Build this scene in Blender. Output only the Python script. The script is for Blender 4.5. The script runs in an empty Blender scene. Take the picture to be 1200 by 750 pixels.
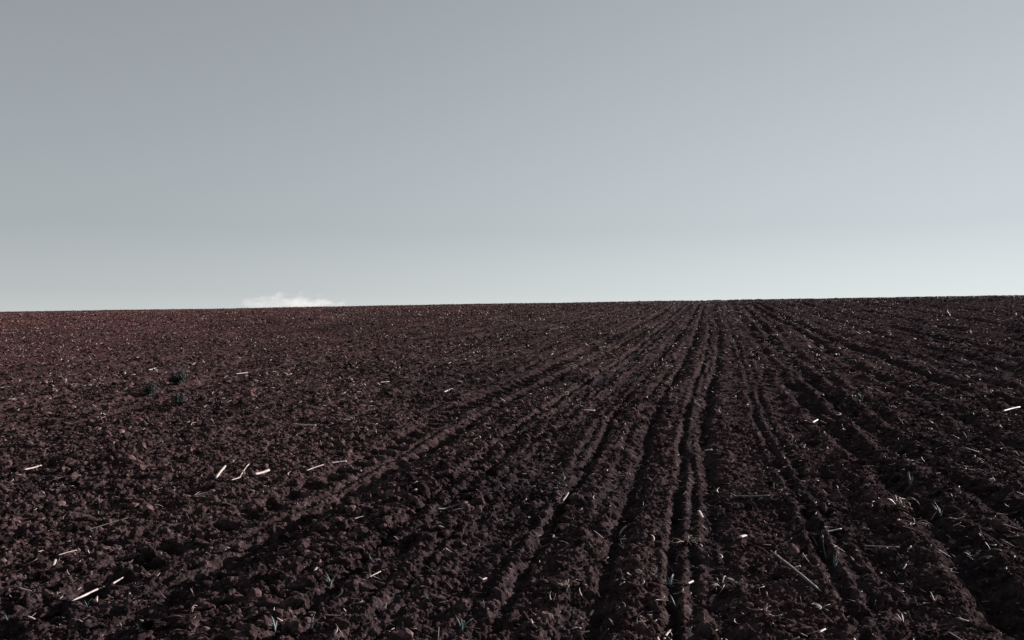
import bpy, math, random
import numpy as np
from mathutils import Vector, Matrix, Euler
random.seed(11)
rng = np.random.default_rng(11)
R = math.radians
scene = bpy.context.scene
C = scene.collection

# ------------------------------------------------------------------ camera
F, CX, CY = 1040.0, 600.0, 375.0          # focal length of the photograph in its own pixels
YAW = R(12.73)
CAM = np.array([0.0, 0.0, 1.6])
cam_data = bpy.data.cameras.new('camera')
cam = bpy.data.objects.new('camera', cam_data); C.objects.link(cam)
cam.location = CAM; cam.rotation_euler = (R(90), 0, YAW)
cam_data.sensor_width = 36; cam_data.lens = 36 * F / 1200
cam_data.clip_start = 0.05; cam_data.clip_end = 20000
scene.camera = cam

# ------------------------------------------------------------------ sky, sun, exposure
SUN_EL, SUN_AZ = R(15.5), R(39.3)             # azimuth from +Y (along the rows) towards +X
world = bpy.data.worlds.new('World'); scene.world = world; world.use_nodes = True
wn, wl = world.node_tree.nodes, world.node_tree.links
sky = wn.new('ShaderNodeTexSky'); sky.sky_type = 'NISHITA'; sky.sun_disc = False
sky.sun_elevation = SUN_EL; sky.sun_rotation = SUN_AZ
sky.altitude = 300; sky.air_density = 1.0; sky.dust_density = 0.0; sky.ozone_density = 1.0
hsv = wn.new('ShaderNodeHueSaturation'); hsv.inputs['Saturation'].default_value = 0.13
wl.new(sky.outputs[0], hsv.inputs['Color'])
gam = wn.new('ShaderNodeGamma'); gam.inputs['Gamma'].default_value = .72          # the photograph's flat, cool tone curve
tint = wn.new('ShaderNodeMix'); tint.data_type = 'RGBA'; tint.blend_type = 'MULTIPLY'; tint.inputs['Factor'].default_value = 1
tint.inputs['B'].default_value = (1.0, 1.070, 1.112, 1)
wl.new(hsv.outputs[0], gam.inputs['Color']); wl.new(gam.outputs[0], tint.inputs['A'])
wl.new(tint.outputs['Result'], wn['Background'].inputs['Color'])
wn['Background'].inputs['Strength'].default_value = 0.0485
sl = bpy.data.lights.new('sun', 'SUN'); sl.energy = 5; sl.angle = R(0.5); sl.color = (1, .93, .88)
so = bpy.data.objects.new('sun', sl); C.objects.link(so)
sdir = Vector((math.sin(SUN_AZ)*math.cos(SUN_EL), math.cos(SUN_AZ)*math.cos(SUN_EL), math.sin(SUN_EL)))
so.rotation_euler = sdir.to_track_quat('Z', 'Y').to_euler()
so.location = (20, 20, 20)
scene.view_settings.view_transform = 'Standard'; scene.view_settings.look = 'None'
scene.view_settings.exposure = 1.45; scene.view_settings.gamma = 1

# ------------------------------------------------------------------ noise
def hsh(ix, iy, seed):
    h = (ix.astype(np.int64) * 374761393 + iy.astype(np.int64) * 668265263 + seed * 974634777) & 0xffffffff
    h = ((h ^ (h >> 13)) * 1274126177) & 0xffffffff
    h = ((h ^ (h >> 15)) * 2246822519) & 0xffffffff
    return ((h ^ (h >> 16)) & 0xffffff).astype(np.float64) / 16777216.0

def vnoise(x, y, seed=0):
    fx, fy = np.floor(x), np.floor(y)
    tx, ty = x - fx, y - fy
    tx = tx*tx*tx*(tx*(tx*6-15)+10); ty = ty*ty*ty*(ty*(ty*6-15)+10)
    a, b = hsh(fx, fy, seed), hsh(fx+1, fy, seed)
    c, d = hsh(fx, fy+1, seed), hsh(fx+1, fy+1, seed)
    return ((a*(1-tx)+b*tx)*(1-ty) + (c*(1-tx)+d*tx)*ty) * 2 - 1

def clod_field(x, y, s, seed, prob):
    """height of rounded lumps, one or none per cell of size s"""
    x = x + s*.28*vnoise(x/s*2.3, y/s*2.3, seed+5); y = y + s*.28*vnoise(x/s*2.3+9, y/s*2.3, seed+6)
    gx, gy = x/s, y/s
    ix, iy = np.floor(gx), np.floor(gy)
    out = np.zeros_like(x)
    for dx in (-1, 0, 1):
        for dy in (-1, 0, 1):
            jx, jy = ix+dx, iy+dy
            k = hsh(jx, jy, seed+3)
            rad = np.where(k < prob, .30 + .38*hsh(jx, jy, seed+4), 0)
            ddx = gx - (jx + hsh(jx, jy, seed+1)); ddy = gy - (jy + hsh(jx, jy, seed+2))
            q = rad*rad - ddx*ddx - ddy*ddy
            out = np.maximum(out, np.sqrt(np.maximum(q, 0)) * (.6 + .5*k))
    return out * s

def smooth(e0, e1, v):
    t = np.clip((v-e0)/(e1-e0), 0, 1); return t*t*(3-2*t)

# ------------------------------------------------------------------ the lie of the land
SA, SB, SC = .0562, 1.975e-4, .0120
def base(x, y):
    yy = np.clip(y, None, 240)
    yq = np.clip(yy, 0, None)
    xx = np.clip(x, -260, 260)
    return SA*np.maximum(yy, -120) - SB*yq*yq + SC*xx

def ray(u, v):
    a, b = (u-CX)/F, (CY-v)/F
    c, s = math.cos(YAW), math.sin(YAW)
    return np.array([a*c - s, a*s + c, b])

def on_base(u, v):
    d = ray(u, v)
    # 1.6 + t dz = SA t dy - SB t^2 dy^2 + SC t dx
    A = SB*d[1]**2; B = d[2] - SA*d[1] - SC*d[0]; Cc = CAM[2]
    disc = B*B - 4*A*Cc
    if disc < 0: disc = 0
    t = (-B - math.sqrt(disc)) / (2*A)
    return t*d[0], t*d[1]

# where wheels and tines ran, read along each line from the crest down to the near edge
LINES = {
 'mid':   [(832,353.5),(831,375),(831,400),(826,425),(814,455),(803,490),(800,530),(797,560),(794,600),(791,650),(790,700),(789,750)],
 'right': [(848,353.5),(853,378),(866,412),(874,440),(882,475),(896,512),(914,548),(934,585),(964,645),(988,700),(1007,750)],
 'left':  [(820,356),(805,383),(782,411),(757,444),(731,469),(713,492),(702,522),(683,555),(655,598),(624,650),(596,700),(566,750)],
 'lug':   [(790,357),(777,365),(744,385),(714,401),(676,418),(633,439),(600,453),(540,480),(467,517),(400,550),(300,597),(235,621),(190,642),(140,670),(76,702),(3,739)],
 'lug2':  [(800,359),(776,378),(735,402),(690,424),(640,447),(600,467),(533,507),(467,545),(383,590),(317,630),(258,663),(225,680),(170,718),(130,748)],
 'far':   [(735,362),(700,372),(640,383),(560,395),(480,405),(400,415),(280,440),(120,480)],
 'thin':  [(806,360),(785,378),(762,400),(727,425),(696,446),(651,477),(600,510),(550,557),(510,593),(473,627),(447,650),(427,673),(387,713),(350,735)],
 'rone':  [(862,356),(879,366),(894,384),(915,421),(938,439),(967,462),(997,487),(1026,509),(1070,536),(1114,565),(1190,612)],
 'rtwo':  [(888,357),(917,371),(944,388),(982,404),(1026,418),(1067,433),(1096,448),(1143,462),(1193,477),(1235,490)],
 'rthree':[(876,357),(906,373),(938,392),(973,415),(1008,436),(1049,453),(1093,471),(1123,486),(1161,512),(1205,527)],
 'rfour': [(857,356),(869,373),(884,396),(905,425),(932,462),(962,492),(1000,528),(1040,560),(1078,600),(1130,660),(1185,730)],
}
TAB = {}
YG = np.exp(np.linspace(math.log(2.0), math.log(240), 400))
for k, pts in LINES.items():
    w = np.array([on_base(u, v) for u, v in pts]); w = w[np.argsort(w[:, 1])]
    w = w[w[:, 1] < 78]
    n0 = min(3, len(w)-1)
    slope = (w[n0, 0]-w[0, 0])/(w[n0, 1]-w[0, 1])
    xs = np.interp(YG, w[:, 1], w[:, 0])
    xs = np.where(YG < w[0, 1], w[0, 0] + (YG-w[0, 1])*np.clip(slope, -.25, .25), xs)
    ker = np.exp(-np.linspace(-2, 2, 17)**2); ker /= ker.sum()
    xs = np.convolve(np.pad(xs, 8, mode='edge'), ker, 'valid')
    TAB[k] = xs
def line_x(k, y):
    return np.interp(np.log(np.clip(y, 2.0, 240)), np.log(YG), TAB[k])

# line, sideways offset, half width, depth, ridge height, smoothness (1 = rolled smooth), lugs
RUTS = [
 ('mid', 0, .030, .075, .014, 1, 0), ('mid', .090, .026, .055, .008, 1, 0), ('mid', .205, .060, .095, .010, .6, 0),
 ('mid', -.36, .085, .04, .01, .3, 0),
 ('right', 0, .032, .050, .018, 1, 0), ('right', .10, .035, .055, .010, .8, 0), ('right', .30, .12, .055, .02, .2, 0),
 ('left', .03, .034, .080, .006, .6, 0), ('left', -.10, .030, .04, .008, .8, 0), ('left', .46, .10, .03, .02, .2, 0),
 ('lug', 0, .085, .17, .004, .15, 1), ('lug2', 0, .075, .15, .008, .3, .6), ('lug2', -.19, .03, .03, .010, .6, 0),
 ('thin', 0, .045, .050, .018, .6, 0), ('thin', .12, .035, .035, .015, .6, 0), ('thin', .55, .12, .05, .02, .2, 0),
 ('rone', 0, .085, .12, .02, .5, 0), ('rtwo', 0, .10, .17, .03, .6, 0), ('far', 0, .14, .12, .03, .3, 0), ('far', -1.6, .14, .10, .03, .3, 0), ('far', -4, .14, .10, .03, .3, 0), ('rthree', 0, .09, .14, .03, .5, 0),
 ('rfour', 0, .08, .12, .02, .5, 0), ('rfour', .13, .03, .035, .012, .5, 0), ('rone', .30, .06, .05, .02, .2, 0),
 ('rtwo', .55, .10, .06, .02, .2, 0), ('rtwo', 1.35, .14, .10, .02, .3, 0), ('rtwo', 2.3, .14, .11, .03, .2, 0),
 ('rtwo', 3.6, .18, .13, .03, .3, 0), ('rtwo', 5.4, .18, .12, .03, .3, 0), ('rtwo', 7.5, .2, .12, .03, .3, 0), ('lug', -2.4, .09, .04, .02, .2, 0), ('lug', -.42, .05, .03, .012, .3, 0),
]
for q in range(11):                                  # faint tine scratches between the wheel tracks
    k = ('thin', 'left', 'mid')[q % 3]
    RUTS.append((k, random.uniform(-.55, .55), random.uniform(.020, .038), random.uniform(.030, .055), .006, .5, 0))
for q in range(6):
    RUTS.append((('lug', 'far')[q % 2], random.uniform(-2.6, -.5), random.uniform(.05, .08), random.uniform(.04, .06), .008, .3, 0))
def tracks(x, y):
    """height change and compaction of the wheel and tine tracks"""
    r = np.sqrt(x*x + y*y)
    h = np.zeros_like(x); m = np.zeros_like(x); g = np.zeros_like(x)
    fade = smooth(1.2, 2.4, y)
    ly = np.log(np.clip(y, 2.0, 240)); lg = np.log(YG); XL = {k: np.interp(ly, lg, TAB[k]) for k in TAB}
    for i, (k, off, w, d, rg, sm, lug) in enumerate(RUTS):
        near = np.nonzero((np.abs(x - XL[k] - off) < .12 + 3.6*np.sqrt(w*w + (.0016*r)**2)) & (y > 1))[0]
        if len(near) == 0: continue
        X, Y = x[near], y[near]; O = np.zeros_like(X)
        wob = .025*vnoise(Y*1.3, O+i*3.1, 40+i) + (.010 + .02*(1-sm))*vnoise(Y*6, X*3+i, 70+i)
        s = X - XL[k][near] - off - wob
        we = np.sqrt(w*w + (.0016*r[near])**2)
        dep = (.68 if lug else .52) * d * (.75 + .40*vnoise(Y*.9, O, 90+i) + .35*vnoise(Y*3.1, O, 91+i) + .25*vnoise(Y*9, X*5, 92+i))
        if lug:
            ph = np.cos(2*np.pi*(Y + .5*s + .03*vnoise(Y*1.7, O, 5))/.27)
            lf = smooth(-.7, .2, ph + .5*vnoise(Y*5, X*4, 171))
            dep = dep * ((1-lug) + lug*(.05+1.3*lf))
        e = np.exp(-(s/we)**2)
        h[near] += rg*(.55+.45*vnoise(Y*2.3, O, 130+i)+.3*vnoise(Y*11, s*14, 160+i))*np.exp(-((np.abs(s) - 1.9*we)/(.75*we))**2) - dep*e
        m[near] = np.maximum(m[near], sm*np.exp(-(s/(1.6*we))**4))
        g[near] = np.maximum(g[near], min(1, sm+.25)*e)
    mid = .5*(line_x('lug', y)+line_x('lug2', y)); tyre = np.exp(-((x-mid)/.42)**4)
    h -= .03*tyre; m = np.maximum(m, .75*tyre)
    return h*fade, m*fade, g*fade

def height(x, y, sp=None):
    """ground height; sp = local mesh spacing, lumps finer than it are left out"""
    if sp is None: sp = np.zeros_like(x)
    th, m, g = tracks(x, y)
    z = base(x, y) + th
    r = np.sqrt(x*x+y*y)
    z += .10*vnoise(x/14, y/19, 1)*smooth(6, 25, r) + .030*vnoise(x/1.9, y/3.1, 2) + .022*vnoise(x/.55, y/.9, 3)
    # drawn-out tine ridges between the tracks
    rows = smooth(-4.2, -2.5, x)
    z += rows*.008*np.sin(2*np.pi*(x - line_x('mid', y))/.31 + 1.2*vnoise(x*.5, y*.35, 8))*(.5+.5*vnoise(x*1.3, y*.4, 9))
    rough = (1 - .35*m)
    # patches where the crumb is coarse and where it is fine
    coarse = smooth(-.35, .5, vnoise(x/.9, y/1.4, 21) + .5*vnoise(x/.3, y/.35, 22))
    band = line_x('lug2', y) + .55
    coarse = np.maximum(coarse, np.exp(-((x-band)/.34)**2)*smooth(9.5, 6, y))
    coarse = np.maximum(coarse*.75, smooth(-2.2, -4.5, x)*.8)
    coarse = np.maximum(coarse, smooth(1.3, 3.2, x - .02*y))
    for s, p, amp, seed in ((.30, .10, .22, 100), (.13, .20, .30, 200), (.065, .42, .62, 300), (.034, .75, .95, 400), (.017, .85, 1.0, 500)):
        w = smooth(.35, .8, s/np.maximum(sp*2.2, 1e-6)) if s < .3 else np.ones_like(x)
        idx = np.nonzero(w > .01)[0]
        if len(idx) == 0: continue
        a = amp*(.3+.7*coarse[idx]) if s > .05 else amp
        z[idx] += clod_field(x[idx], y[idx], s, seed, p) * a * w[idx] * rough[idx]
    z += .012*vnoise(x/.11, y/.11, 11)*rough + .006*vnoise(x/.035, y/.035, 12)*rough
    return z, g

def hz(x, y):
    z, _ = height(np.array([float(x)]), np.array([float(y)])); return float(z[0])

def at(u, v):
    """point of the ground seen at pixel (u, v) of the photograph"""
    d = ray(u, v); bx, by = on_base(u, v); t0 = by/d[1]
    t = np.linspace(t0*.86, t0*1.16, 160)
    x, y, z = CAM[0]+t*d[0], CAM[1]+t*d[1], CAM[2]+t*d[2]
    g, _ = height(x, y, .004*t)
    hit = np.nonzero(z <= g)[0]
    i = hit[0] if len(hit) else 80
    return Vector((x[i], y[i], g[i]))

# ------------------------------------------------------------------ helpers
def nodes(name):
    m = bpy.data.materials.new(name); m.use_nodes = True
    nt = m.node_tree; b = nt.nodes['Principled BSDF']
    return m, nt.nodes, nt.links, b

def ramp(n, stops):
    r = n.new('ShaderNodeValToRGB'); cr = r.color_ramp
    while len(cr.elements) < len(stops): cr.elements.new(.5)
    for e, (p, c) in zip(cr.elements, stops): e.position = p; e.color = (*c, 1)
    return r

def mesh_from(name, V, Fc, mat, smooth_shade=False, attr=None):
    """mesh from an (n,3) vertex array and an (m,3|4) face array"""
    me = bpy.data.meshes.new(name)
    V = np.asarray(V, dtype=np.float32); Fc = np.asarray(Fc, dtype=np.int32)
    k = Fc.shape[1]
    me.vertices.add(len(V)); me.vertices.foreach_set('co', V.ravel())
    me.loops.add(Fc.size); me.loops.foreach_set('vertex_index', Fc.ravel())
    me.polygons.add(len(Fc)); me.polygons.foreach_set('loop_start', np.arange(0, Fc.size, k, dtype=np.int32))
    me.polygons.foreach_set('loop_total', np.full(len(Fc), k, dtype=np.int32))
    me.polygons.foreach_set('use_smooth', np.full(len(Fc), smooth_shade, dtype=bool))
    if attr:
        for an, av in attr.items():
            a = me.attributes.new(an, 'FLOAT', 'POINT'); a.data.foreach_set('value', np.asarray(av, dtype=np.float32))
    me.update(calc_edges=True)
    if mat: me.materials.append(mat)
    return me

def link(name, data, parent=None):
    o = bpy.data.objects.new(name, data); C.objects.link(o)
    if parent: o.parent = parent
    return o

def tag(o, label=None, cat=None, group=None, kind=None):
    if label: o['label'] = label
    if cat: o['category'] = cat
    if group: o['group'] = group
    if kind: o['kind'] = kind
    return o

# ------------------------------------------------------------------ materials
def soil_material(name, use_track, tone=False):
    m, n, l, b = nodes(name)
    geo = n.new('ShaderNodeNewGeometry')
    def nz(scale, det=3, rough=.6):
        t = n.new('ShaderNodeTexNoise'); t.inputs['Scale'].default_value = scale
        t.inputs['Detail'].default_value = det; t.inputs['Roughness'].default_value = rough
        l.new(geo.outputs['Position'], t.inputs['Vector']); return t
    big, midn, fine, grit = nz(.35), nz(9, 4, .7), nz(45, 4, .7), nz(230, 3, .7)
    r1 = ramp(n, [(.28, (.018, .0120, .0126)), (.5, (.048, .0315, .0324)), (.74, (.112, .0755, .0775))])
    l.new(midn.outputs[0], r1.inputs[0])
    r2 = ramp(n, [(.3, (.45, .44, .45)), (.55, (1, 1, 1)), (.75, (1.75, 1.62, 1.58))])
    l.new(fine.outputs[0], r2.inputs[0])
    mx = n.new('ShaderNodeMix'); mx.data_type = 'RGBA'; mx.blend_type = 'MULTIPLY'; mx.inputs['Factor'].default_value = 1
    l.new(r1.outputs[0], mx.inputs['A']); l.new(r2.outputs[0], mx.inputs['B'])
    r3 = ramp(n, [(.35, (.74, .77, .80)), (.65, (1.25, 1.17, 1.13))]); l.new(big.outputs[0], r3.inputs[0])
    m2 = n.new('ShaderNodeMix'); m2.data_type = 'RGBA'; m2.blend_type = 'MULTIPLY'; m2.inputs['Factor'].default_value = 1
    l.new(mx.outputs['Result'], m2.inputs['A']); l.new(r3.outputs[0], m2.inputs['B'])
    out = m2.outputs['Result']
    # red subsoil towards the left of the field, painted backlit shade towards the right
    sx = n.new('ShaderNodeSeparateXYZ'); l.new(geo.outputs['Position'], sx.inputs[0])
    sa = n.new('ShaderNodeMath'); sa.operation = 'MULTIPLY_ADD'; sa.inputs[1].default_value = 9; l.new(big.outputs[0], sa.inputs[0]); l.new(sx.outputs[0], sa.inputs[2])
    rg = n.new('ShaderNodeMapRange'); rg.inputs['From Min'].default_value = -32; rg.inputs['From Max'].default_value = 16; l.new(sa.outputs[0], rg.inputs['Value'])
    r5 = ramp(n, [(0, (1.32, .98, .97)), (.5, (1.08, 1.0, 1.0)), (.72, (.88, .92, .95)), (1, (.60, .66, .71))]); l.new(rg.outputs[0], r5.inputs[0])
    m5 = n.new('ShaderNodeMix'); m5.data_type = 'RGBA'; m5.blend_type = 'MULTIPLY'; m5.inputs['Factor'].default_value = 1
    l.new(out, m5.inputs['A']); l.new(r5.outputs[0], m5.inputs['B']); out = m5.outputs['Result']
    if use_track:                                   # pressed, damper and greyer soil where wheels ran
        at_ = n.new('ShaderNodeAttribute'); at_.attribute_name = 'track'
        r4 = ramp(n, [(0, (1, 1, 1)), (1, (.66, .76, .80))]); l.new(at_.outputs['Fac'], r4.inputs[0])
        m3 = n.new('ShaderNodeMix'); m3.data_type = 'RGBA'; m3.blend_type = 'MULTIPLY'; m3.inputs['Factor'].default_value = 1
        l.new(out, m3.inputs['A']); l.new(r4.outputs[0], m3.inputs['B']); out = m3.outputs['Result']
    if tone:                                        # crumbs of differently dried soil
        at_ = n.new('ShaderNodeAttribute'); at_.attribute_name = 'tone'
        r4 = ramp(n, [(0, (.35, .37, .40)), (.55, (1, 1, 1)), (.85, (1.7, 1.62, 1.6)), (1, (2.9, 2.75, 2.7))]); l.new(at_.outputs['Fac'], r4.inputs[0])
        m3 = n.new('ShaderNodeMix'); m3.data_type = 'RGBA'; m3.blend_type = 'MULTIPLY'; m3.inputs['Factor'].default_value = 1
        l.new(out, m3.inputs['A']); l.new(r4.outputs[0], m3.inputs['B']); out = m3.outputs['Result']
    l.new(out, b.inputs['Base Color'])
    b.inputs['Roughness'].default_value = 1; b.inputs['Specular IOR Level'].default_value = .0
    ad = n.new('ShaderNodeMath'); ad.operation = 'MULTIPLY_ADD'; ad.inputs[1].default_value = .35
    l.new(grit.outputs[0], ad.inputs[0]); l.new(fine.outputs[0], ad.inputs[2])
    bp = n.new('ShaderNodeBump'); bp.inputs['Strength'].default_value = .8; bp.inputs['Distance'].default_value = .02
    l.new(ad.outputs[0], bp.inputs['Height']); l.new(bp.outputs[0], b.inputs['Normal'])
    return m
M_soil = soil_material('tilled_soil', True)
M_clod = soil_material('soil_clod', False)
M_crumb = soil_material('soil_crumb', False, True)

def tone_material(name, lo, hi, attr=True, rough=.7, scale=60):
    m, n, l, b = nodes(name)
    if attr:
        a = n.new('ShaderNodeAttribute'); a.attribute_name = 'tone'; src = a.outputs['Fac']
    else:
        a = n.new('ShaderNodeObjectInfo'); src = a.outputs['Random']
    r = ramp(n, [(0, lo), (1, hi)]); l.new(src, r.inputs[0])
    geo = n.new('ShaderNodeNewGeometry')
    t = n.new('ShaderNodeTexNoise'); t.inputs['Scale'].default_value = scale; t.inputs['Detail'].default_value = 3
    l.new(geo.outputs['Position'], t.inputs['Vector'])
    r2 = ramp(n, [(.35, (.5, .48, .47)), (.6, (1, 1, 1))]); l.new(t.outputs[0], r2.inputs[0])
    mx = n.new('ShaderNodeMix'); mx.data_type = 'RGBA'; mx.blend_type = 'MULTIPLY'; mx.inputs['Factor'].default_value = .8
    l.new(r.outputs[0], mx.inputs['A']); l.new(r2.outputs[0], mx.inputs['B'])
    l.new(mx.outputs['Result'], b.inputs['Base Color'])
    b.inputs['Roughness'].default_value = rough; b.inputs['Specular IOR Level'].default_value = .25
    return m
STRAW = ((.085, .058, .054), (.40, .325, .310)); GREEN = ((.035, .055, .058), (.13, .175, .185))
M_straw_a = tone_material('straw_litter', *STRAW)
M_straw = tone_material('straw', *STRAW, attr=False)
M_pale = tone_material('bleached_stalk', (.29, .240, .232), (.40, .335, .325), attr=False)
M_grey = tone_material('weathered_stalk', (.055, .058, .058), (.105, .108, .108), attr=False)
M_root = tone_material('dry_root', (.095, .062, .058), (.19, .13, .122), attr=False)
M_green_a = tone_material('seedling_litter', *GREEN)
M_green = tone_material('seedling', *GREEN, attr=False)
M_weed = tone_material('weed_leaf', (.011, .017, .017), (.034, .044, .043), attr=False, scale=25)

# ------------------------------------------------------------------ the ground: one sheet, finest ahead of the camera
def build_ground():
    mid = -YAW                                       # view azimuth from +Y towards +X
    half = R(43)
    dense = np.arange(-half, half, .00098)
    rest = np.linspace(half, 2*math.pi-half, 130, endpoint=False)
    ang = np.concatenate([dense, rest]) + mid
    nd = len(dense)
    rr = [.25]
    while rr[-1] < 6000:
        r = rr[-1]
        rr.append(r*(1.03 if r < 2.2 else 1.0022 if r < 135 else 1.03 if r < 400 else 1.12))
    rr = np.array(rr)
    A, Rr = np.meshgrid(ang, rr)
    x, y = (Rr*np.sin(A)).ravel(), (Rr*np.cos(A)).ravel()
    sp = np.repeat(np.gradient(rr)[:, None], len(ang), 1)
    sp[:, nd:] = np.maximum(sp[:, nd:], Rr[:, nd:]*.03)
    sp = sp.ravel()
    z = np.empty_like(x); g = np.empty_like(x)
    for i in range(0, len(x), 200000):
        z[i:i+200000], g[i:i+200000] = height(x[i:i+200000], y[i:i+200000], sp[i:i+200000])
    na, nr = len(ang), len(rr)
    V = np.stack([x, y, z], 1)
    i = np.arange(nr-1)[:, None]*na; j = np.arange(na)[None, :]; j2 = (j+1) % na
    Q = np.stack([i+j, i+na+j, i+na+j2, i+j2], -1).reshape(-1, 4)[:, ::-1]
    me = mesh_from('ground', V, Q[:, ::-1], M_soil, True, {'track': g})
    o = link('ground', me); tag(o, 'dark brown tilled field soil with wheel ruts running up to the crest', kind='structure')
    print('ground verts', len(V), 'up', me.polygons[5000].normal.z)
    return o
build_ground()

# ------------------------------------------------------------------ lumps, straw and seedling shapes
def ico(sub):
    import bmesh
    bm = bmesh.new(); bmesh.ops.create_icosphere(bm, subdivisions=sub, radius=1)
    V = np.array([v.co[:] for v in bm.verts]); Fc = np.array([[v.index for v in f.verts] for f in bm.faces]); bm.free()
    return V, Fc
def clod_shape(sub, seed):
    V, Fc = ico(sub); g = np.random.default_rng(seed)
    for _ in range(7):                               # break faces off the lump
        d = g.normal(size=3); d /= np.linalg.norm(d); cut = g.uniform(.45, .85)
        p = V @ d; V = V - np.outer(np.maximum(p-cut, 0)*.9, d)
    ph = g.uniform(0, 6, 6)
    V *= (1 + .13*np.sin(3.1*V[:, :1]+ph[0])*np.sin(4.2*V[:, 1:2]+ph[1]) + .08*g.normal(size=(len(V), 1)))
    V *= g.uniform(.7, 1.25, 3)*np.array([1, 1, .8])
    return V, Fc
CL1 = [clod_shape(1, s) for s in range(16)]; CL2 = [clod_shape(2, 50+s) for s in range(16)]
CL3 = [clod_shape(3, 90+s) for s in range(10)]

def tube(path, rad, k=5, cap=True):
    """closed tube through path with a radius (pair = flat ribbon radii) per point"""
    P = np.array(path, float); n = len(P)
    rad = np.array([(r, r) if np.isscalar(r) else r for r in rad], float)
    T = np.gradient(P, axis=0); T /= np.linalg.norm(T, axis=1)[:, None]+1e-9
    up = np.array([0, 0, 1.0])
    S = np.cross(T, up); bad = np.linalg.norm(S, axis=1) < .15; S[bad] = np.cross(T[bad], [1, 0, 0]); S /= np.linalg.norm(S, axis=1)[:, None]
    N = np.cross(S, T)
    V = []
    for i in range(n):
        for j in range(k):
            a = 2*math.pi*j/k
            V.append(P[i] + S[i]*rad[i, 0]*math.cos(a) + N[i]*rad[i, 1]*math.sin(a))
    Fc = []
    for i in range(n-1):
        for j in range(k):
            a, b2 = i*k+j, i*k+(j+1) % k
            Fc += [(a, b2, b2+k), (a, b2+k, a+k)]
    for j in range(1, k-1): Fc += [(0, j+1, j), ((n-1)*k, (n-1)*k+j, (n-1)*k+j+1)]
    return np.array(V), np.array(Fc)

def join(parts):
    V, Fc, o = [], [], 0
    for v, f in parts: V.append(v); Fc.append(f+o); o += len(v)
    return np.concatenate(V), np.concatenate(Fc)

def straw_shape(kind, seed):
    """unit length along x, lying on z=0"""
    g = np.random.default_rng(seed)
    t = np.linspace(-.5, .5, 7)
    if kind == 'stalk':                              # straight broken stem with a knot
        b = g.uniform(-.05, .05); y = b*np.cos(t*3); z = .03+.05*g.uniform(-1, 1)*t
        w = g.uniform(.035, .06); r = [w*.75, w, w*.95, w*(1.3 if g.random() < .6 else 1), w*.95, w, w*.7]
        return tube(np.stack([t, y, z], 1), [(q, q*.8) for q in r], 5)
    if kind == 'scrap':                              # short split flake of leaf sheath
        y = g.uniform(-.18, .18)*np.cos(t*3.2); z = .05 + .10*np.abs(t)*g.uniform(0, 1.5)
        w = g.uniform(.10, .19); r = [w*.3, w*.8, w, w*1.05, w*.9, w*.6, w*.2]
        return tube(np.stack([t, y, z], 1), [(q, q*.42) for q in r], 5)
    # curled leaf
    a = t*g.uniform(1.0, 2.6); R0 = .42
    y = R0*np.cos(a)-R0; x = R0*np.sin(a)*1.2; z = .05+.25*g.random()*(t+.5)**2
    w = g.uniform(.04, .075)
    return tube(np.stack([x, y, z], 1), [(w*q, w*q*.3) for q in (.4, .9, 1, .9, .8, .5, .15)], 4)
SH = {'stalk': [straw_shape('stalk', i) for i in range(8)], 'scrap': [straw_shape('scrap', 20+i) for i in range(12)],
      'curl': [straw_shape('curl', 40+i) for i in range(8)]}

def blade(g, h, lean, az, w):
    t = np.linspace(0, 1, 6)
    out = lean*h*(t**1.7); zz = h*(t - .35*lean*t**3)
    P = np.stack([np.cos(az)*out, np.sin(az)*out, zz - .02*h], 1)
    return tube(P, [(w*q, w*q*.35) for q in (.7, 1, .95, .75, .45, .08)], 4)
def tuft_shape(seed, n=6, lean=(.2, 1.1), w=.028):
    g = np.random.default_rng(seed)
    return join([blade(g, g.uniform(.55, 1), g.uniform(*lean), g.uniform(0, 6.28), w*g.uniform(.7, 1.2)) for _ in range(n)])
TU = [tuft_shape(200+i, 3+i % 5) for i in range(12)]
def root_shape(seed, n=26):
    g = np.random.default_rng(seed); parts = []
    for _ in range(n):
        az = g.uniform(0, 6.28); L = g.uniform(.35, 1); t = np.linspace(0, 1, 7)
        rise = g.uniform(.1, .55); bend = g.uniform(-.8, .8)
        x = L*t*np.cos(az+bend*t); y = L*t*np.sin(az+bend*t); z = rise*np.sin(t*math.pi*g.uniform(.6, 1.05))*L
        w = g.uniform(.014, .026)
        parts.append(tube(np.stack([x, y, z+.03], 1), [w*1.2, w*1.2, w, w, w*.8, w*.6, w*.25], 4))
    return join(parts)
RO = [root_shape(300+i) for i in range(5)]

def frames(x, y, e):
    """ground normal at points, from finite differences over e"""
    hx = (base(x+e, y)-base(x-e, y))/(2*e); hy = (base(x, y+e)-base(x, y-e))/(2*e)
    return hx, hy

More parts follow.
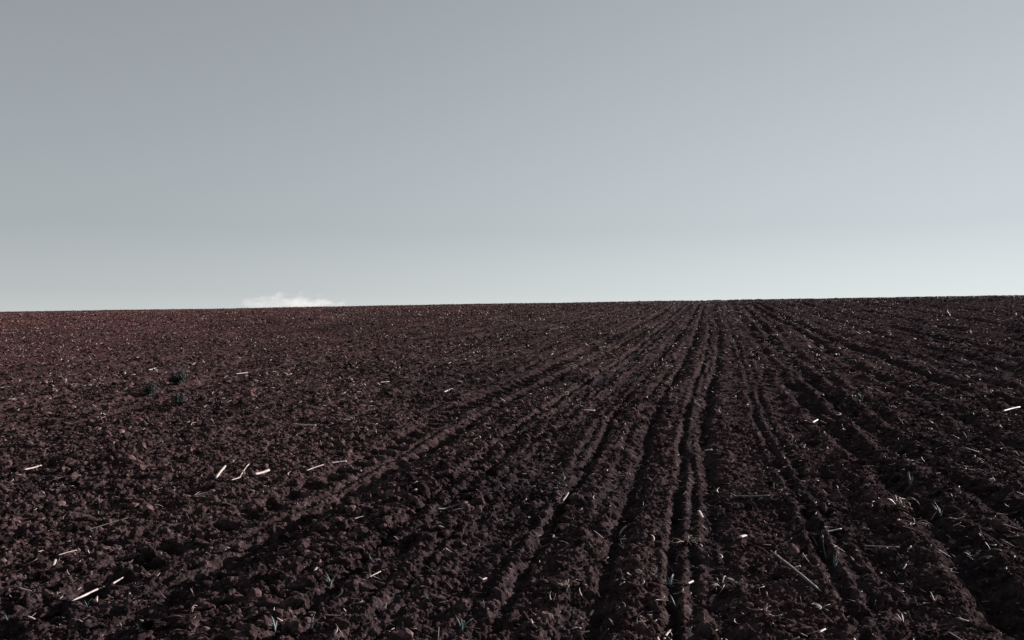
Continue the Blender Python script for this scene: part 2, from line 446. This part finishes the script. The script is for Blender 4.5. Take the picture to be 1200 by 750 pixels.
def merge(shapes, pick, loc, size, rz, tilt, tone):
    """one big mesh from many placed copies of a few shapes"""
    Vs, Fs, Ts, off = [], [], [], 0
    for s, (V, Fc) in enumerate(shapes):
        ix = np.nonzero(pick == s)[0]
        if len(ix) == 0: continue
        c, sn = np.cos(rz[ix]), np.sin(rz[ix]); ct, st = np.cos(tilt[ix]), np.sin(tilt[ix])
        X = V[None, :, 0]*ct[:, None] - V[None, :, 2]*st[:, None]; Z = V[None, :, 0]*st[:, None] + V[None, :, 2]*ct[:, None]
        Y = np.repeat(V[None, :, 1], len(ix), 0)
        sz = size[ix][:, None]
        W = np.stack([(X*c[:, None]-Y*sn[:, None])*sz + loc[ix, 0][:, None], (X*sn[:, None]+Y*c[:, None])*sz + loc[ix, 1][:, None],
                      Z*sz + loc[ix, 2][:, None]], -1)
        Vs.append(W.reshape(-1, 3))
        Fs.append((Fc[None] + (np.arange(len(ix))*len(V))[:, None, None]).reshape(-1, 3) + off)
        Ts.append(np.repeat(tone[ix], len(V))); off += len(ix)*len(V)
    return np.concatenate(Vs), np.concatenate(Fs), np.concatenate(Ts)

def scatter(n, r0, r1, power, half=R(40)):
    """points ahead of the camera; area density falls as r^-power"""
    u = rng.random(n); e = 2-power
    r = (r0**e + u*(r1**e-r0**e))**(1/e) if abs(e) > 1e-6 else r0*(r1/r0)**u
    a = rng.uniform(-half, half, n) - YAW
    return r*np.sin(a), r*np.cos(a), r
def dist_spacing(r): return np.where(r < 2.2, .03*r, .0022*r)

def zone(x, y):
    if y > 34: return 'far up the slope near the crest'
    if x < line_x('lug', y) - .35: return 'on the open soil left of the lugged tyre track'
    if x < line_x('left', y) - .2: return 'between the lugged tyre track and the rut left of centre'
    if x < line_x('mid', y) + .35: return 'between the rut left of centre and the central twin ruts'
    if x < line_x('right', y) + .3: return 'between the central twin ruts and the rut right of them'
    if x < line_x('rone', y): return 'just right of the right-hand rut'
    return 'among the dark furrows on the right'

# ------------------------------------------------------------------ clods
def build_clods():
    n = 480000
    x, y, r = scatter(n, 2.6, 120, 1.70)
    _, m, g = tracks(x, y)
    coarse = smooth(-.3, .5, vnoise(x/.9, y/1.4, 21) + .5*vnoise(x/.3, y/.35, 22))
    band = np.exp(-((x-(line_x('lug2', y)+.55))/.36)**2)*smooth(9.5, 6, y)
    coarse = np.maximum(np.maximum(coarse*.7, band*1.3), smooth(-2.2, -4.5, x)*.75)
    keep = rng.random(n) < (.4+.6*coarse)*(1-.75*m)
    x, y, r, coarse, band = x[keep], y[keep], r[keep], coarse[keep], band[keep]; n = len(x)
    size = .0046*(1-rng.random(n))**(-1/1.95)          # a few large, many small
    size = np.clip(size*(.75+.6*coarse)*(1+.75*band), .004, .048) + .0012*np.minimum(r, 60)*rng.random(n)**2
    z, _ = height(x, y, dist_spacing(r))
    loc = np.stack([x, y, z - size*rng.uniform(-.15, .45, n)], 1)
    rz = rng.uniform(0, 6.28, n); tl = rng.uniform(-.6, .6, n); tone = rng.random(n)
    stalk = [at(u, v) for u, v in ((84,705),(98,699),(112,692),(128,687),(145,677),(903,646),(915,656),(928,666),(937,673),(946,681),(955,688),(962,694),(860,582),(880,583),(900,582),(255,558),(262,549),(300,557),(312,553),(512,597),(530,596),(1012,640),(1030,641),(1050,641),(1178,482),(1192,478))]
    bare = np.zeros(n, bool)                          # larger stalks lie on top of the crumbs, not under them
    for p in stalk: bare |= (np.hypot(x-p.x, y-p.y) < .02+.008*r) & (size > .006)
    loc[bare, 2] -= .9*size[bare]
    score = np.where(bare, 0, size/r); order = np.argsort(-score)
    inview = np.abs((x*math.cos(YAW)+y*math.sin(YAW))/(y*math.cos(YAW)-x*math.sin(YAW))) < .57
    top = [i for i in order if inview[i] and r[i] > 3.9][:240]
    rest = np.ones(n, bool); rest[top] = False
    bigm = rest & (score > .0016); small = rest & ~bigm
    a = merge(CL2, rng.integers(0, 16, bigm.sum()), loc[bigm], size[bigm], rz[bigm], tl[bigm], tone[bigm])
    b = merge(CL1, rng.integers(0, 16, small.sum()), loc[small], size[small], rz[small], tl[small], tone[small])
    print('clods', bigm.sum(), small.sum())
    V = np.concatenate([a[0], b[0]]); Fc = np.concatenate([a[1], b[1]+len(a[0])])
    o = link('soil_crumbs', mesh_from('soil_crumbs', V, Fc, M_crumb, False, {'tone': np.concatenate([a[2], b[2]])})); tag(o, 'loose brown soil crumbs strewn all over the tilled field', kind='stuff')
    data = [mesh_from('soil_clod', V_, F_, M_clod, False) for V_, F_ in CL3]
    for i in top:
        o = link('soil_clod', data[rng.integers(0, len(data))]); o.location = loc[i]; o.scale = [size[i]]*3
        o.rotation_euler = (rng.uniform(-.4, .4), rng.uniform(-.4, .4), rz[i])
        sz = 'large' if size[i] > .034 else 'fist-sized' if size[i] > .022 else 'small'
        zn = zone(x[i], y[i])
        tag(o, f'{sz} crumbly brown soil clod {zn}', 'soil clod', f'{sz} soil clods {zn}')
    return data
CLOD_DATA = build_clods()

# clods one can point at
def big_clod(u, v, px, label, k, flat=1.0):
    p = at(u, v); r = math.hypot(p.x, p.y); s = px*r/F/2
    o = link('soil_clod', CLOD_DATA[k]); o.location = (p.x, p.y, p.z + s*.25); o.scale = (s, s, s*flat); o.rotation_euler = (.2, .1, k*1.3)
    tag(o, label, 'soil clod')
big_clod(326, 648, 22, 'largest pale brown clod, in the clod band right of the lugged track', 0)
big_clod(357, 684, 20, 'flat broad clod just under the upright pale stalk stub', 3, .6)
big_clod(222, 733, 26, 'big rounded clod with roots at the bottom edge on the left', 5, .7)
big_clod(308, 600, 9, 'reddish clod on the lit ridge beside the lugged track', 2)
big_clod(1161, 404, 8, 'round grey stone-like clod high on the dark right slope', 4)
big_clod(1000, 733, 13, 'brown clod at the bottom edge beside the right-hand rut', 6)
big_clod(75, 686, 11, 'rounded brown clod above the long pale stalk at bottom left', 7)
big_clod(633, 508, 6, 'lone pale clod near the thin track left of centre', 8)
big_clod(385, 662, 12, 'pale topped clod beside the stalk stub in the clod band', 1)
big_clod(420, 728, 12, 'reddish clod near the bottom edge left of centre', 9)

# ------------------------------------------------------------------ straw: the scraps that show, then the uncountable rest
def build_straw():
    kinds = ['scrap']*12 + ['stalk']*8 + ['curl']*8
    shapes = SH['scrap'] + SH['stalk'] + SH['curl']
    n = 80000
    x, y, r = scatter(n, 2.6, 110, .95)
    _, m, g = tracks(x, y)
    dens = .55 + .45*vnoise(x/1.1, y/2.2, 61)
    keep = rng.random(n) < np.clip(dens, .12, 1)
    x, y, r = x[keep], y[keep], r[keep]; n = len(x)
    size = np.clip((.016+.013*smooth(6, 18, r))*(1-rng.random(n))**(-1/2.0), .011, .045+.05*smooth(6, 18, r))*(1 + .014*np.minimum(r, 60))
    z, _ = height(x, y, dist_spacing(r))
    pick = np.where(rng.random(n) < .62, rng.integers(0, 12, n), rng.integers(0, 28, n))
    loc = np.stack([x, y, z + size*.16 + .006*smooth(6, 12, r)], 1)
    rz = rng.uniform(0, 6.28, n); tl = rng.normal(0, .32, n); tone = np.clip(rng.beta(1.3, 1.2, n), 0, 1)
    inview = np.abs((x*math.cos(YAW)+y*math.sin(YAW))/(y*math.cos(YAW)-x*math.sin(YAW))) < .57
    order = np.argsort(-(size/r))
    top = [i for i in order if inview[i] and r[i] > 3.9][:235]
    rest = np.ones(n, bool); rest[top] = False
    V, Fc, T = merge(shapes, pick[rest], loc[rest], size[rest], rz[rest], tl[rest], tone[rest])
    # thin brown fibres, thickest among the furrows on the right
    m_ = 26000; fx, fy, fr = scatter(m_, 2.6, 45, 1.7)
    k2 = rng.random(m_) < np.clip(.10 + .9*smooth(.2, 3, fx)*(.5+.8*vnoise(fx/.8, fy/1.1, 77)), 0, 1)
    fx, fy, fr = fx[k2], fy[k2], fr[k2]; m_ = len(fx)
    fz, _ = height(fx, fy, dist_spacing(fr)); fs = rng.uniform(.03, .10, m_)
    a = merge([(v*np.array([1, .45, .45]) if i < 8 else v, f) for i, (v, f) in enumerate(SH['stalk']+SH['curl'])], rng.integers(0, 16, m_),
              np.stack([fx, fy, fz+.01], 1), fs, rng.uniform(0, 6.28, m_), rng.normal(0, .45, m_), rng.random(m_)**1.4*.7)
    Fc = np.concatenate([Fc, a[1]+len(V)]); V = np.concatenate([V, a[0]]); T = np.concatenate([T, a[2]])
    o = link('straw_litter', mesh_from('straw_litter', V, Fc, M_straw_a, True, {'tone': T})); tag(o, 'fine pale straw flecks strewn over the tilled soil', kind='stuff')
    data = [mesh_from('straw_scrap', V_, F_, M_straw, True) for V_, F_ in shapes]
    word = {'scrap': ('split straw flake', 'straw_flake'), 'stalk': ('short straight straw', 'straw_piece'), 'curl': ('curled dry leaf strip', 'dry_leaf')}
    for i in top:
        w, nm = word[kinds[pick[i]]]; zn = zone(x[i], y[i])
        o = link(nm, data[pick[i]]); o.location = loc[i]; o.scale = [size[i]]*3; o.rotation_euler = (0, -tl[i], rz[i])
        tag(o, f'{w} {zn}', 'straw', f'{w} pieces {zn}')
build_straw()

def piece(pts, px, mat, label, name='stalk_fragment', cat='stalk', flat=.8, knots=(), lift=.6, ends=(1, 1)):
    """a stalk lying on the ground through photo pixels pts, px pixels thick"""
    W = [at(u, v) for u, v in pts]
    r = math.hypot(W[0].x, W[0].y); w = .68*px*r/F/2
    # a stiff stalk: depth runs evenly between its ends, raised just clear of most lumps
    t = np.linspace(0, 1, len(W)); D = [ray(u, v) for u, v in pts]
    inv = [1/((p.x-CAM[0])*d[0]+(p.y-CAM[1])*d[1])*(d[0]**2+d[1]**2) for p, d in zip(W, D)]
    cf = np.polyfit(t, inv, 1); T_ = 1/np.polyval(cf, t)
    best = None
    for f in np.linspace(1.01, .90, 45):
        P = [CAM + d*q*f for d, q in zip(D, T_)]
        gz = height(np.array([p[0] for p in P]), np.array([p[1] for p in P]), np.zeros(len(P)))[0]
        clear = np.mean(np.array([p[2] for p in P]) > gz + w*.7)
        if clear > .95: break
    P = [p + np.array([0, 0, w*lift]) for p in P]
    n = max(9, 4*len(P)); tt = np.linspace(0, 1, n)
    Q = np.stack([np.interp(tt, t, [p[i] for p in P]) for i in range(3)], 1)
    rad = []
    for q in tt:
        k = 1 + .35*sum(math.exp(-((q-a)/.025)**2) for a in knots) + .1*math.sin(q*23+pts[0][0])
        if q < .06: k *= ends[0]*.8
        if q > .94: k *= ends[1]*.8
        rad.append((w*k, w*k*flat))
    V, Fc = tube(Q, rad, 7)
    c = Q.mean(0); c[2] = Q[:, 2].min()
    o = link(name, mesh_from(name, V-c, Fc, mat, True)); o.location = c
    tag(o, label, cat); return o
P_ = piece
P_([(84,705),(98,699),(112,692),(128,687),(145,677)], 3.6, M_pale, 'long pale broken stalk lying at bottom left over dark tyre pits', knots=(.3, .68), ends=(.6, .8))
P_([(253,561),(258,554),(264,547)], 4.6, M_pale, 'short thick pale stalk leaning left, leftmost of three pale pieces')
P_([(271,563),(281,560),(283,556),(289,547),(292,544)], 2.0, M_pale, 'thin bent pale twig between two short thick stalks')
P_([(298,557),(307,555),(315,552)], 5.2, M_pale, 'short bright white stalk, rightmost of three pale pieces')
P_([(343,497),(352,498.5),(370,499)], 3.0, M_pale, 'horizontal pale stalk above the left slope centre', ends=(.4, 1))
P_([(359,552),(368,548.5),(379,545)], 2.2, M_pale, 'slender tilted straw left of the lugged tyre track')
P_([(388,543),(396,542),(406,541)], 2.8, M_pale, 'horizontal pale straw at the edge of the lugged track')
P_([(422,548),(423,553)], 3.2, M_pale, 'small upright white chip in the lugged track')
P_([(28,551),(38,549),(48,546)], 2.6, M_pale, 'pale splintered straw near the left edge of the field')
P_([(62,665),(65,657)], 4.2, M_straw, 'stubby pale chip standing near the left edge')
P_([(100,622),(130,613),(160,604)], 1.4, M_straw, 'long thin brown stem lying on the left slope')
P_([(68,651),(78,648),(90,645)], 1.8, M_straw, 'thin straw above the stubby chip near the left edge')
P_([(477,571),(484,569),(489,565.5)], 4.4, M_pale, 'upper of two pale stalk pieces right of the lugged tracks')
P_([(485,575),(495,572.5)], 3.4, M_straw, 'lower of two pale stalk pieces right of the lugged tracks')
P_([(415,609),(427,606)], 3.8, M_pale, 'pale wedge of straw on the clod band left of centre')
P_([(366,678),(368,672),(371,667)], 5.2, M_pale, 'upright pale stalk stub standing between clods')
P_([(405,649),(413,646)], 2.4, M_pale, 'small white straw above the clod band')
P_([(512,597),(522,597),(548,589)], 3.6, M_grey, 'dark stick lying across the thin track left of centre')
P_([(530,599),(537,597),(543,596)], 2.0, M_pale, 'pale sliver against the dark stick left of centre')
P_([(430,678),(438,674),(446,670)], 2.2, M_pale, 'thin pale straw near the shadowed thin track')
P_([(565,680),(570,678)], 3.4, M_pale, 'tiny bright chip left of the rut left of centre')
P_([(659,588),(663,583),(666,578)], 3.4, M_straw, 'grey straw standing in the rut left of centre')
P_([(726,627),(730,621),(735,617)], 5.0, M_pale, 'bright forked husk piece left of the central ruts', flat=.5)
P_([(747,668),(752,671)], 3.6, M_pale, 'pale slanting chip left of the central ruts')
P_([(725,688),(732,683)], 3.2, M_pale, 'thin pale straw leaning right left of the central ruts')
P_([(806,685),(812,682)], 4.4, M_pale, 'short white chip beside the central ruts')
P_([(819,600),(821,604),(823,608)], 5.6, M_pale, 'bright pale chip standing right of the central ruts', flat=.5)
P_([(867,631),(874,629)], 7.0, M_pale, 'white lump of husk right of the central ruts', flat=.6, name='husk_piece', cat='husk')
P_([(670,738),(675,736),(681,737)], 4.0, M_pale, 'curled pale leaf at the bottom left of the central ruts', name='dry_leaf', cat='leaf', flat=.4)
P_([(692,722),(695,716)], 4.6, M_pale, 'pale leaf tip standing near the bottom left of the central ruts', name='dry_leaf', cat='leaf', flat=.4)
P_([(778,750),(782,743),(787,738)], 4.0, M_pale, 'bright curved leaf at the bottom in the central ruts', name='dry_leaf', cat='leaf', flat=.4)
P_([(826,529),(834,528)], 4.2, M_pale, 'bright pale chip right of the central ruts, mid field')
P_([(753,561),(760,560),(764,564)], 1.8, M_straw, 'thin curved straw left of the central ruts, mid field')
P_([(857,580),(862,583),(880,583),(902,582)], 4.4, M_grey, 'grey straight stalk lying level right of the central ruts', knots=(.5,))
P_([(903,646),(915,656),(928,666),(946,681),(962,694)], 4.6, M_grey, 'long grey green stalk slanting down beside the right-hand rut', knots=(.3,), ends=(.4, .5))
P_([(920,658),(932,668),(946,680)], 1.6, M_pale, 'pale split sliver along the long slanting stalk')
P_([(930,666),(938,664)], 3.0, M_pale, 'small white chip beside the long slanting stalk')
P_([(918,548),(926,549)], 3.0, M_pale, 'pale leaf scrap in the right-hand rut')
P_([(963,624),(973,623),(986,620)], 2.6, M_straw, 'grey straw laid across the right-hand rut')
P_([(964,626),(965,640),(968,655)], 1.6, M_grey, 'thin curved stem hanging along the right-hand rut')
P_([(1012,640),(1030,641),(1054,642)], 2.6, M_straw, 'long level straw on the right foreground')
P_([(1034,646),(1040,643)], 3.4, M_pale, 'pale chip touching the long level straw')
P_([(1052,674),(1058,668),(1062,662)], 2.8, M_straw, 'straw leaning right in the right foreground')
P_([(1175,482.5),(1184,480),(1195,477.5)], 2.8, M_pale, 'pale straight stalk at the right edge of the field')
P_([(952,496),(958,492.5)], 3.2, M_pale, 'pale flake at mid field right of the ruts')
P_([(962,494),(968,497)], 2.8, M_straw, 'brown flake beside the pale flake right of the ruts')
P_([(1129,530),(1131,526),(1141,529),(1147,531)], 3.2, M_straw, 'bent pale husk among the dark furrows on the right')
P_([(1155,527),(1161,529)], 3.2, M_pale, 'small white fork of straw near the right edge')
P_([(1112,607),(1122,609),(1130,606)], 2.6, M_pale, 'upper pale leaf of the pair at right foreground', flat=.4)
P_([(1117,617),(1126,613)], 2.6, M_pale, 'lower pale leaf of the pair at right foreground', flat=.4)
P_([(683,481),(697,481.5)], 2.4, M_pale, 'pale pair of straws left of the central ruts at mid field')
P_([(520,460),(530,456)], 2.6, M_pale, 'bright straw on the left slope above the lugged track')
P_([(445,448.5),(456,447.5)], 1.8, M_pale, 'short level straw on the upper left slope')
P_([(431,498),(442,497)], 2.0, M_pale, 'level straw left of the lugged track at mid field')
P_([(402,492),(410,492)], 1.8, M_pale, 'short straw at the centre of the left slope')
P_([(467,524),(473,520),(476,523)], 3.0, M_pale, 'crumpled pale scrap beside the lugged track')
P_([(276,438.5),(290,437)], 1.8, M_pale, 'thin straw right of the three dark weeds')
P_([(174,434),(183,431.5)], 2.0, M_pale, 'pale straw just above the dark weeds')
P_([(229,439),(236,439.5)], 2.0, M_pale, 'small bright straw right of the uppermost dark weed')
P_([(1110,365),(1114,371)], 1.4, M_straw, 'leaning stem high on the dark right slope')
P_([(895,714),(899,712),(903,711)], 3.2, M_pale, 'pale chip low in the field right of the central ruts')
P_([(960,742),(967,738)], 4.0, M_pale, 'pale curled chip at the bottom beside the right-hand rut')

# ------------------------------------------------------------------ dried root clumps and leafy remains
def clump(u, v, px, shape, mat, label, name, cat, part, hgt=1.0, rz=0, extra=None):
    p = at(u, v); s = 1.15*px*math.hypot(p.x, p.y)/F/2
    e = link(name, None); e.location = p; e.rotation_euler = (0, 0, rz); tag(e, label, cat)
    V, Fc = shape
    link(part, mesh_from(part, V*np.array([s, s, s*hgt]), Fc, mat, True), e)
    kn = link('root_ball', mesh_from('root_ball', clod_shape(2, int(u))[0]*s*.22, CL2[0][1], M_clod, False), e); kn.location = (0, 0, s*.02)
    return e
clump(803, 638, 46, RO[0], M_root, 'reddish dried root tuft lying across the central ruts', 'root_clump', 'roots', 'roots', .9, .3)
clump(845, 692, 58, RO[1], M_root, 'arching brown root clump just right of the central ruts', 'root_clump', 'roots', 'roots', .9, 1.2)
clump(662, 690, 44, RO[2], M_root, 'spread of fine dry roots left of the central ruts', 'root_clump', 'roots', 'roots', .7, 2.0)
clump(1052, 598, 52, RO[3], M_root, 'broken tangle of dry stalk roots among the right furrows', 'root_clump', 'roots', 'roots', 1.2, 0)
clump(224, 728, 50, RO[4], M_root, 'matted roots over a clod at the bottom left edge', 'root_clump', 'roots', 'roots', .8, 0)
clump(1072, 615, 34, root_shape(401, 10), M_straw, 'pale frayed stalk butt right of the root tangle', 'root_clump', 'roots', 'fibres', .8, 1)
clump(1058, 735, 30, tuft_shape(501, 9, (.3, 1.0), .07), M_straw, 'pale leafy husk tuft standing at bottom right', 'husk_tuft', 'husk', 'leaves', .95, 1)
clump(1095, 708, 26, tuft_shape(502, 6, (.3, .9), .05), M_straw, 'small pale husk tuft above the bottom right corner', 'husk_tuft', 'husk', 'leaves', 1.0, 2)
clump(866, 688, 24, tuft_shape(503, 7, (.4, 1.1), .08), M_straw, 'bright leafy scrap tuft right of the arching roots', 'husk_tuft', 'husk', 'leaves', .8, 2)
clump(226, 583, 34, tuft_shape(504, 9, (1.2, 1.9), .05), M_straw, 'shredded grey leaf lying flat on the left slope', 'husk_tuft', 'husk', 'leaves', .35, 2)
clump(963, 715, 26, tuft_shape(505, 8, (.7, 1.3), .08), M_grey, 'crumpled grey leaf below the long slanting stalk', 'husk_tuft', 'husk', 'leaves', .5, 2)
clump(920, 652, 18, tuft_shape(506, 6, (.3, 1.0), .09), M_straw, 'pinkish frayed tuft at the upper end of the slanting stalk', 'husk_tuft', 'husk', 'leaves', .8, 2)
clump(1068, 690, 22, tuft_shape(507, 5, (.2, .8), .06), M_root, 'forked brown stem standing in the right foreground', 'husk_tuft', 'husk', 'leaves', 1.2, 1)
clump(940, 525, 16, tuft_shape(508, 6, (.2, .9), .06), M_root, 'brown tuft of stubble mid field right of the ruts', 'husk_tuft', 'husk', 'leaves', 1.0, 1)

# ------------------------------------------------------------------ seedlings
def seedling(u, v, px, seed, label, n=6, lean=(.15, .9)):
    p = at(u, v); s = px*math.hypot(p.x, p.y)/F
    V, Fc = tuft_shape(seed, n, lean, .05)
    o = link('grass_seedling', mesh_from('grass_seedling', V*s, Fc, M_green, True)); o.location = p
    tag(o, label, 'seedling')
seedling(541, 742, 26, 1, 'blue green grass seedling at the bottom, left of the central ruts')
seedling(387, 690, 20, 2, 'blue green seedling right of the stalk stub and clods', 7)
seedling(322, 742, 24, 3, 'spreading grass seedling at the bottom left of centre', 8, (.5, 1.2))
seedling(352, 708, 16, 4, 'small seedling below the flat broad clod')
seedling(785, 690, 22, 5, 'bluish grass tuft bending in the central ruts', 9, (.5, 1.3))
seedling(792, 720, 30, 6, 'long thin grass blade in the central rut near the bottom', 3, (.3, .7))
seedling(1067, 572, 20, 7, 'upright grey green seedling right of the root tangle', 5, (.05, .4))
seedling(1102, 607, 20, 8, 'bluish seedling left of the pale leaf pair', 7, (.3, .9))
seedling(1143, 662, 24, 9, 'arching grass seedling in the right foreground', 6, (.5, 1.1))
seedling(978, 668, 26, 10, 'seedling standing in the right-hand rut near the bottom', 4, (.1, .6))
seedling(435, 660, 12, 11, 'small seedling on the clod band beside the thin track')
seedling(655, 572, 12, 12, 'small bluish seedling in the rut left of centre')
seedling(357, 596, 9, 13, 'tiny teal seedling on the ridge beside the lugged track')
seedling(1134, 520, 18, 14, 'tall seedling among the dark furrows on the right', 6, (.1, .5))
seedling(1010, 470, 12, 15, 'seedling in the dark furrow right of centre', 7)
seedling(930, 562, 14, 16, 'slim seedling at the edge of the right-hand rut', 3, (.1, .5))

def build_seedlings():
    n = 1500
    x, y, r = scatter(n, 3.5, 70, 1.6, R(38))
    _, m, g = tracks(x, y)
    right = smooth(-1, 2.5, x)
    keep = rng.random(n) < np.clip(.12 + .75*np.maximum(g, right*.55), 0, 1)*smooth(-5.5, -3, x)
    x, y, r = x[keep], y[keep], r[keep]; n = len(x)
    size = rng.uniform(.02, .065, n)
    z, _ = height(x, y, dist_spacing(r))
    loc = np.stack([x, y, z], 1); rz = rng.uniform(0, 6.28, n); tl = rng.normal(0, .2, n); pick = rng.integers(0, 12, n); tone = rng.random(n)
    inview = np.abs((x*math.cos(YAW)+y*math.sin(YAW))/(y*math.cos(YAW)-x*math.sin(YAW))) < .57
    top = [i for i in np.argsort(-(size/r)) if inview[i] and r[i] > 3.9][:150]
    rest = np.ones(n, bool); rest[top] = False
    V, Fc, T = merge(TU, pick[rest], loc[rest], size[rest], rz[rest], tl[rest], tone[rest])
    o = link('seedling_cover', mesh_from('seedling_cover', V, Fc, M_green_a, True, {'tone': T})); tag(o, 'tiny grey green seedlings sprouting along the ruts', kind='stuff')
    data = [mesh_from('grass_seedling', V_, F_, M_green, True) for V_, F_ in TU]
    for i in top:
        o = link('grass_seedling', data[pick[i]]); o.location = loc[i]; o.scale = [size[i]]*3; o.rotation_euler = (0, 0, rz[i])
        zn = zone(x[i], y[i])
        tag(o, f'tiny grey green grass seedling {zn}', 'seedling', f'tiny seedlings {zn}')
build_seedlings()

# ------------------------------------------------------------------ three dark weeds on the left slope
def leaf(L, w, az, el, at0):
    t = np.linspace(0, 1, 5)
    d = np.array([math.cos(az)*math.cos(el), math.sin(az)*math.cos(el), math.sin(el)])
    P = at0 + np.outer(t*L, d) - np.outer(t**2*L*.35, [0, 0, 1])
    return tube(P, [(w*q, .0015+.1*w*q) for q in (.25, .8, 1, .7, .08)], 5)
def weed(u, v, wpx, hpx, seed, label):
    g = np.random.default_rng(seed); p = at(u, v); r = math.hypot(p.x, p.y); Wd = wpx*r/F/2; H = hpx*r/F
    e = link('weed', None); e.location = p; tag(e, label, 'weed', 'dark weeds on the left slope')
    stems, leaves = [], []
    for _ in range(26):
        az = g.uniform(0, 6.28); o = g.uniform(.15, 1)*Wd; h = H*g.uniform(.35, 1.25)*(1-.35*(o/Wd)**2)
        t = np.linspace(0, 1, 5); P = np.stack([o*t**.8*math.cos(az), o*t**.8*math.sin(az), h*t], 1)
        stems.append(tube(P, [.004, .0035, .003, .0025, .001], 4))
        for q in np.linspace(.25, 1, 7):
            b = np.array([np.interp(q, t, P[:, i]) for i in range(3)])
            for _ in range(2):
                leaves.append(leaf(H*g.uniform(.20, .44), H*g.uniform(.05, .10), g.uniform(0, 6.28), g.uniform(-.1, 1.0), b))
    link('stem', mesh_from('stem', *join(stems), M_weed, True), e)
    link('foliage', mesh_from('foliage', *join(leaves), M_weed, True), e)
weed(209, 452, 20, 15, 1, 'uppermost of three dark green weeds on the left slope')
weed(174, 464, 17, 13, 2, 'leftmost of three dark green weeds on the left slope')
weed(211, 475, 20, 11, 3, 'lowest of three dark green weeds on the left slope')

# ------------------------------------------------------------------ cloud low over the crest
def build_cloud():
    d = ray(340, 359.5); t = 3200/d[1]; c = CAM + d*t
    px = t/F
    m, n, l, b = nodes('cloud_vapour'); n.remove(b)
    vol = n.new('ShaderNodeVolumePrincipled'); vol.inputs['Color'].default_value = (1, 1, 1, 1); vol.inputs['Anisotropy'].default_value = .3
    tc = n.new('ShaderNodeTexCoord')
    nz_ = n.new('ShaderNodeTexNoise'); nz_.inputs['Scale'].default_value = .02; nz_.inputs['Detail'].default_value = 4; nz_.inputs['Roughness'].default_value = .5
    st = n.new('ShaderNodeMapping'); st.inputs['Scale'].default_value = (.8, 1, 1.9); l.new(tc.outputs['Object'], st.inputs['Vector'])
    l.new(st.outputs[0], nz_.inputs['Vector'])
    # density falls towards the edge of the ellipsoid
    mp = n.new('ShaderNodeMapping'); mp.vector_type = 'POINT'
    W, D, H = 92*px, 90, 26*px
    mp.inputs['Scale'].default_value = (1/W, 1/D, 1/H); l.new(tc.outputs['Object'], mp.inputs['Vector'])
    ln = n.new('ShaderNodeVectorMath'); ln.operation = 'LENGTH'; l.new(mp.outputs[0], ln.inputs[0])
    sub = n.new('ShaderNodeMath'); sub.operation = 'MULTIPLY_ADD'; sub.inputs[1].default_value = -.75; sub.inputs[2].default_value = .28
    l.new(ln.outputs['Value'], sub.inputs[0])
    add = n.new('ShaderNodeMath'); add.operation = 'ADD'; l.new(nz_.outputs[0], add.inputs[0]); l.new(sub.outputs[0], add.inputs[1])
    mr = n.new('ShaderNodeMapRange'); mr.inputs['From Min'].default_value = .33; mr.inputs['From Max'].default_value = .85
    mr.inputs['To Min'].default_value = 0; mr.inputs['To Max'].default_value = .014
    l.new(add.outputs[0], mr.inputs['Value']); l.new(mr.outputs[0], vol.inputs['Density'])
    l.new(vol.outputs[0], n['Material Output'].inputs['Volume'])
    V, Fc = ico(4)
    o = link('cloud', mesh_from('cloud', V*np.array([W, D, H]), Fc, m, True)); o.location = c; o.rotation_euler = (0, 0, YAW+R(14))
    tag(o, 'small white cloud just showing above the crest on the left', 'cloud')
build_cloud()
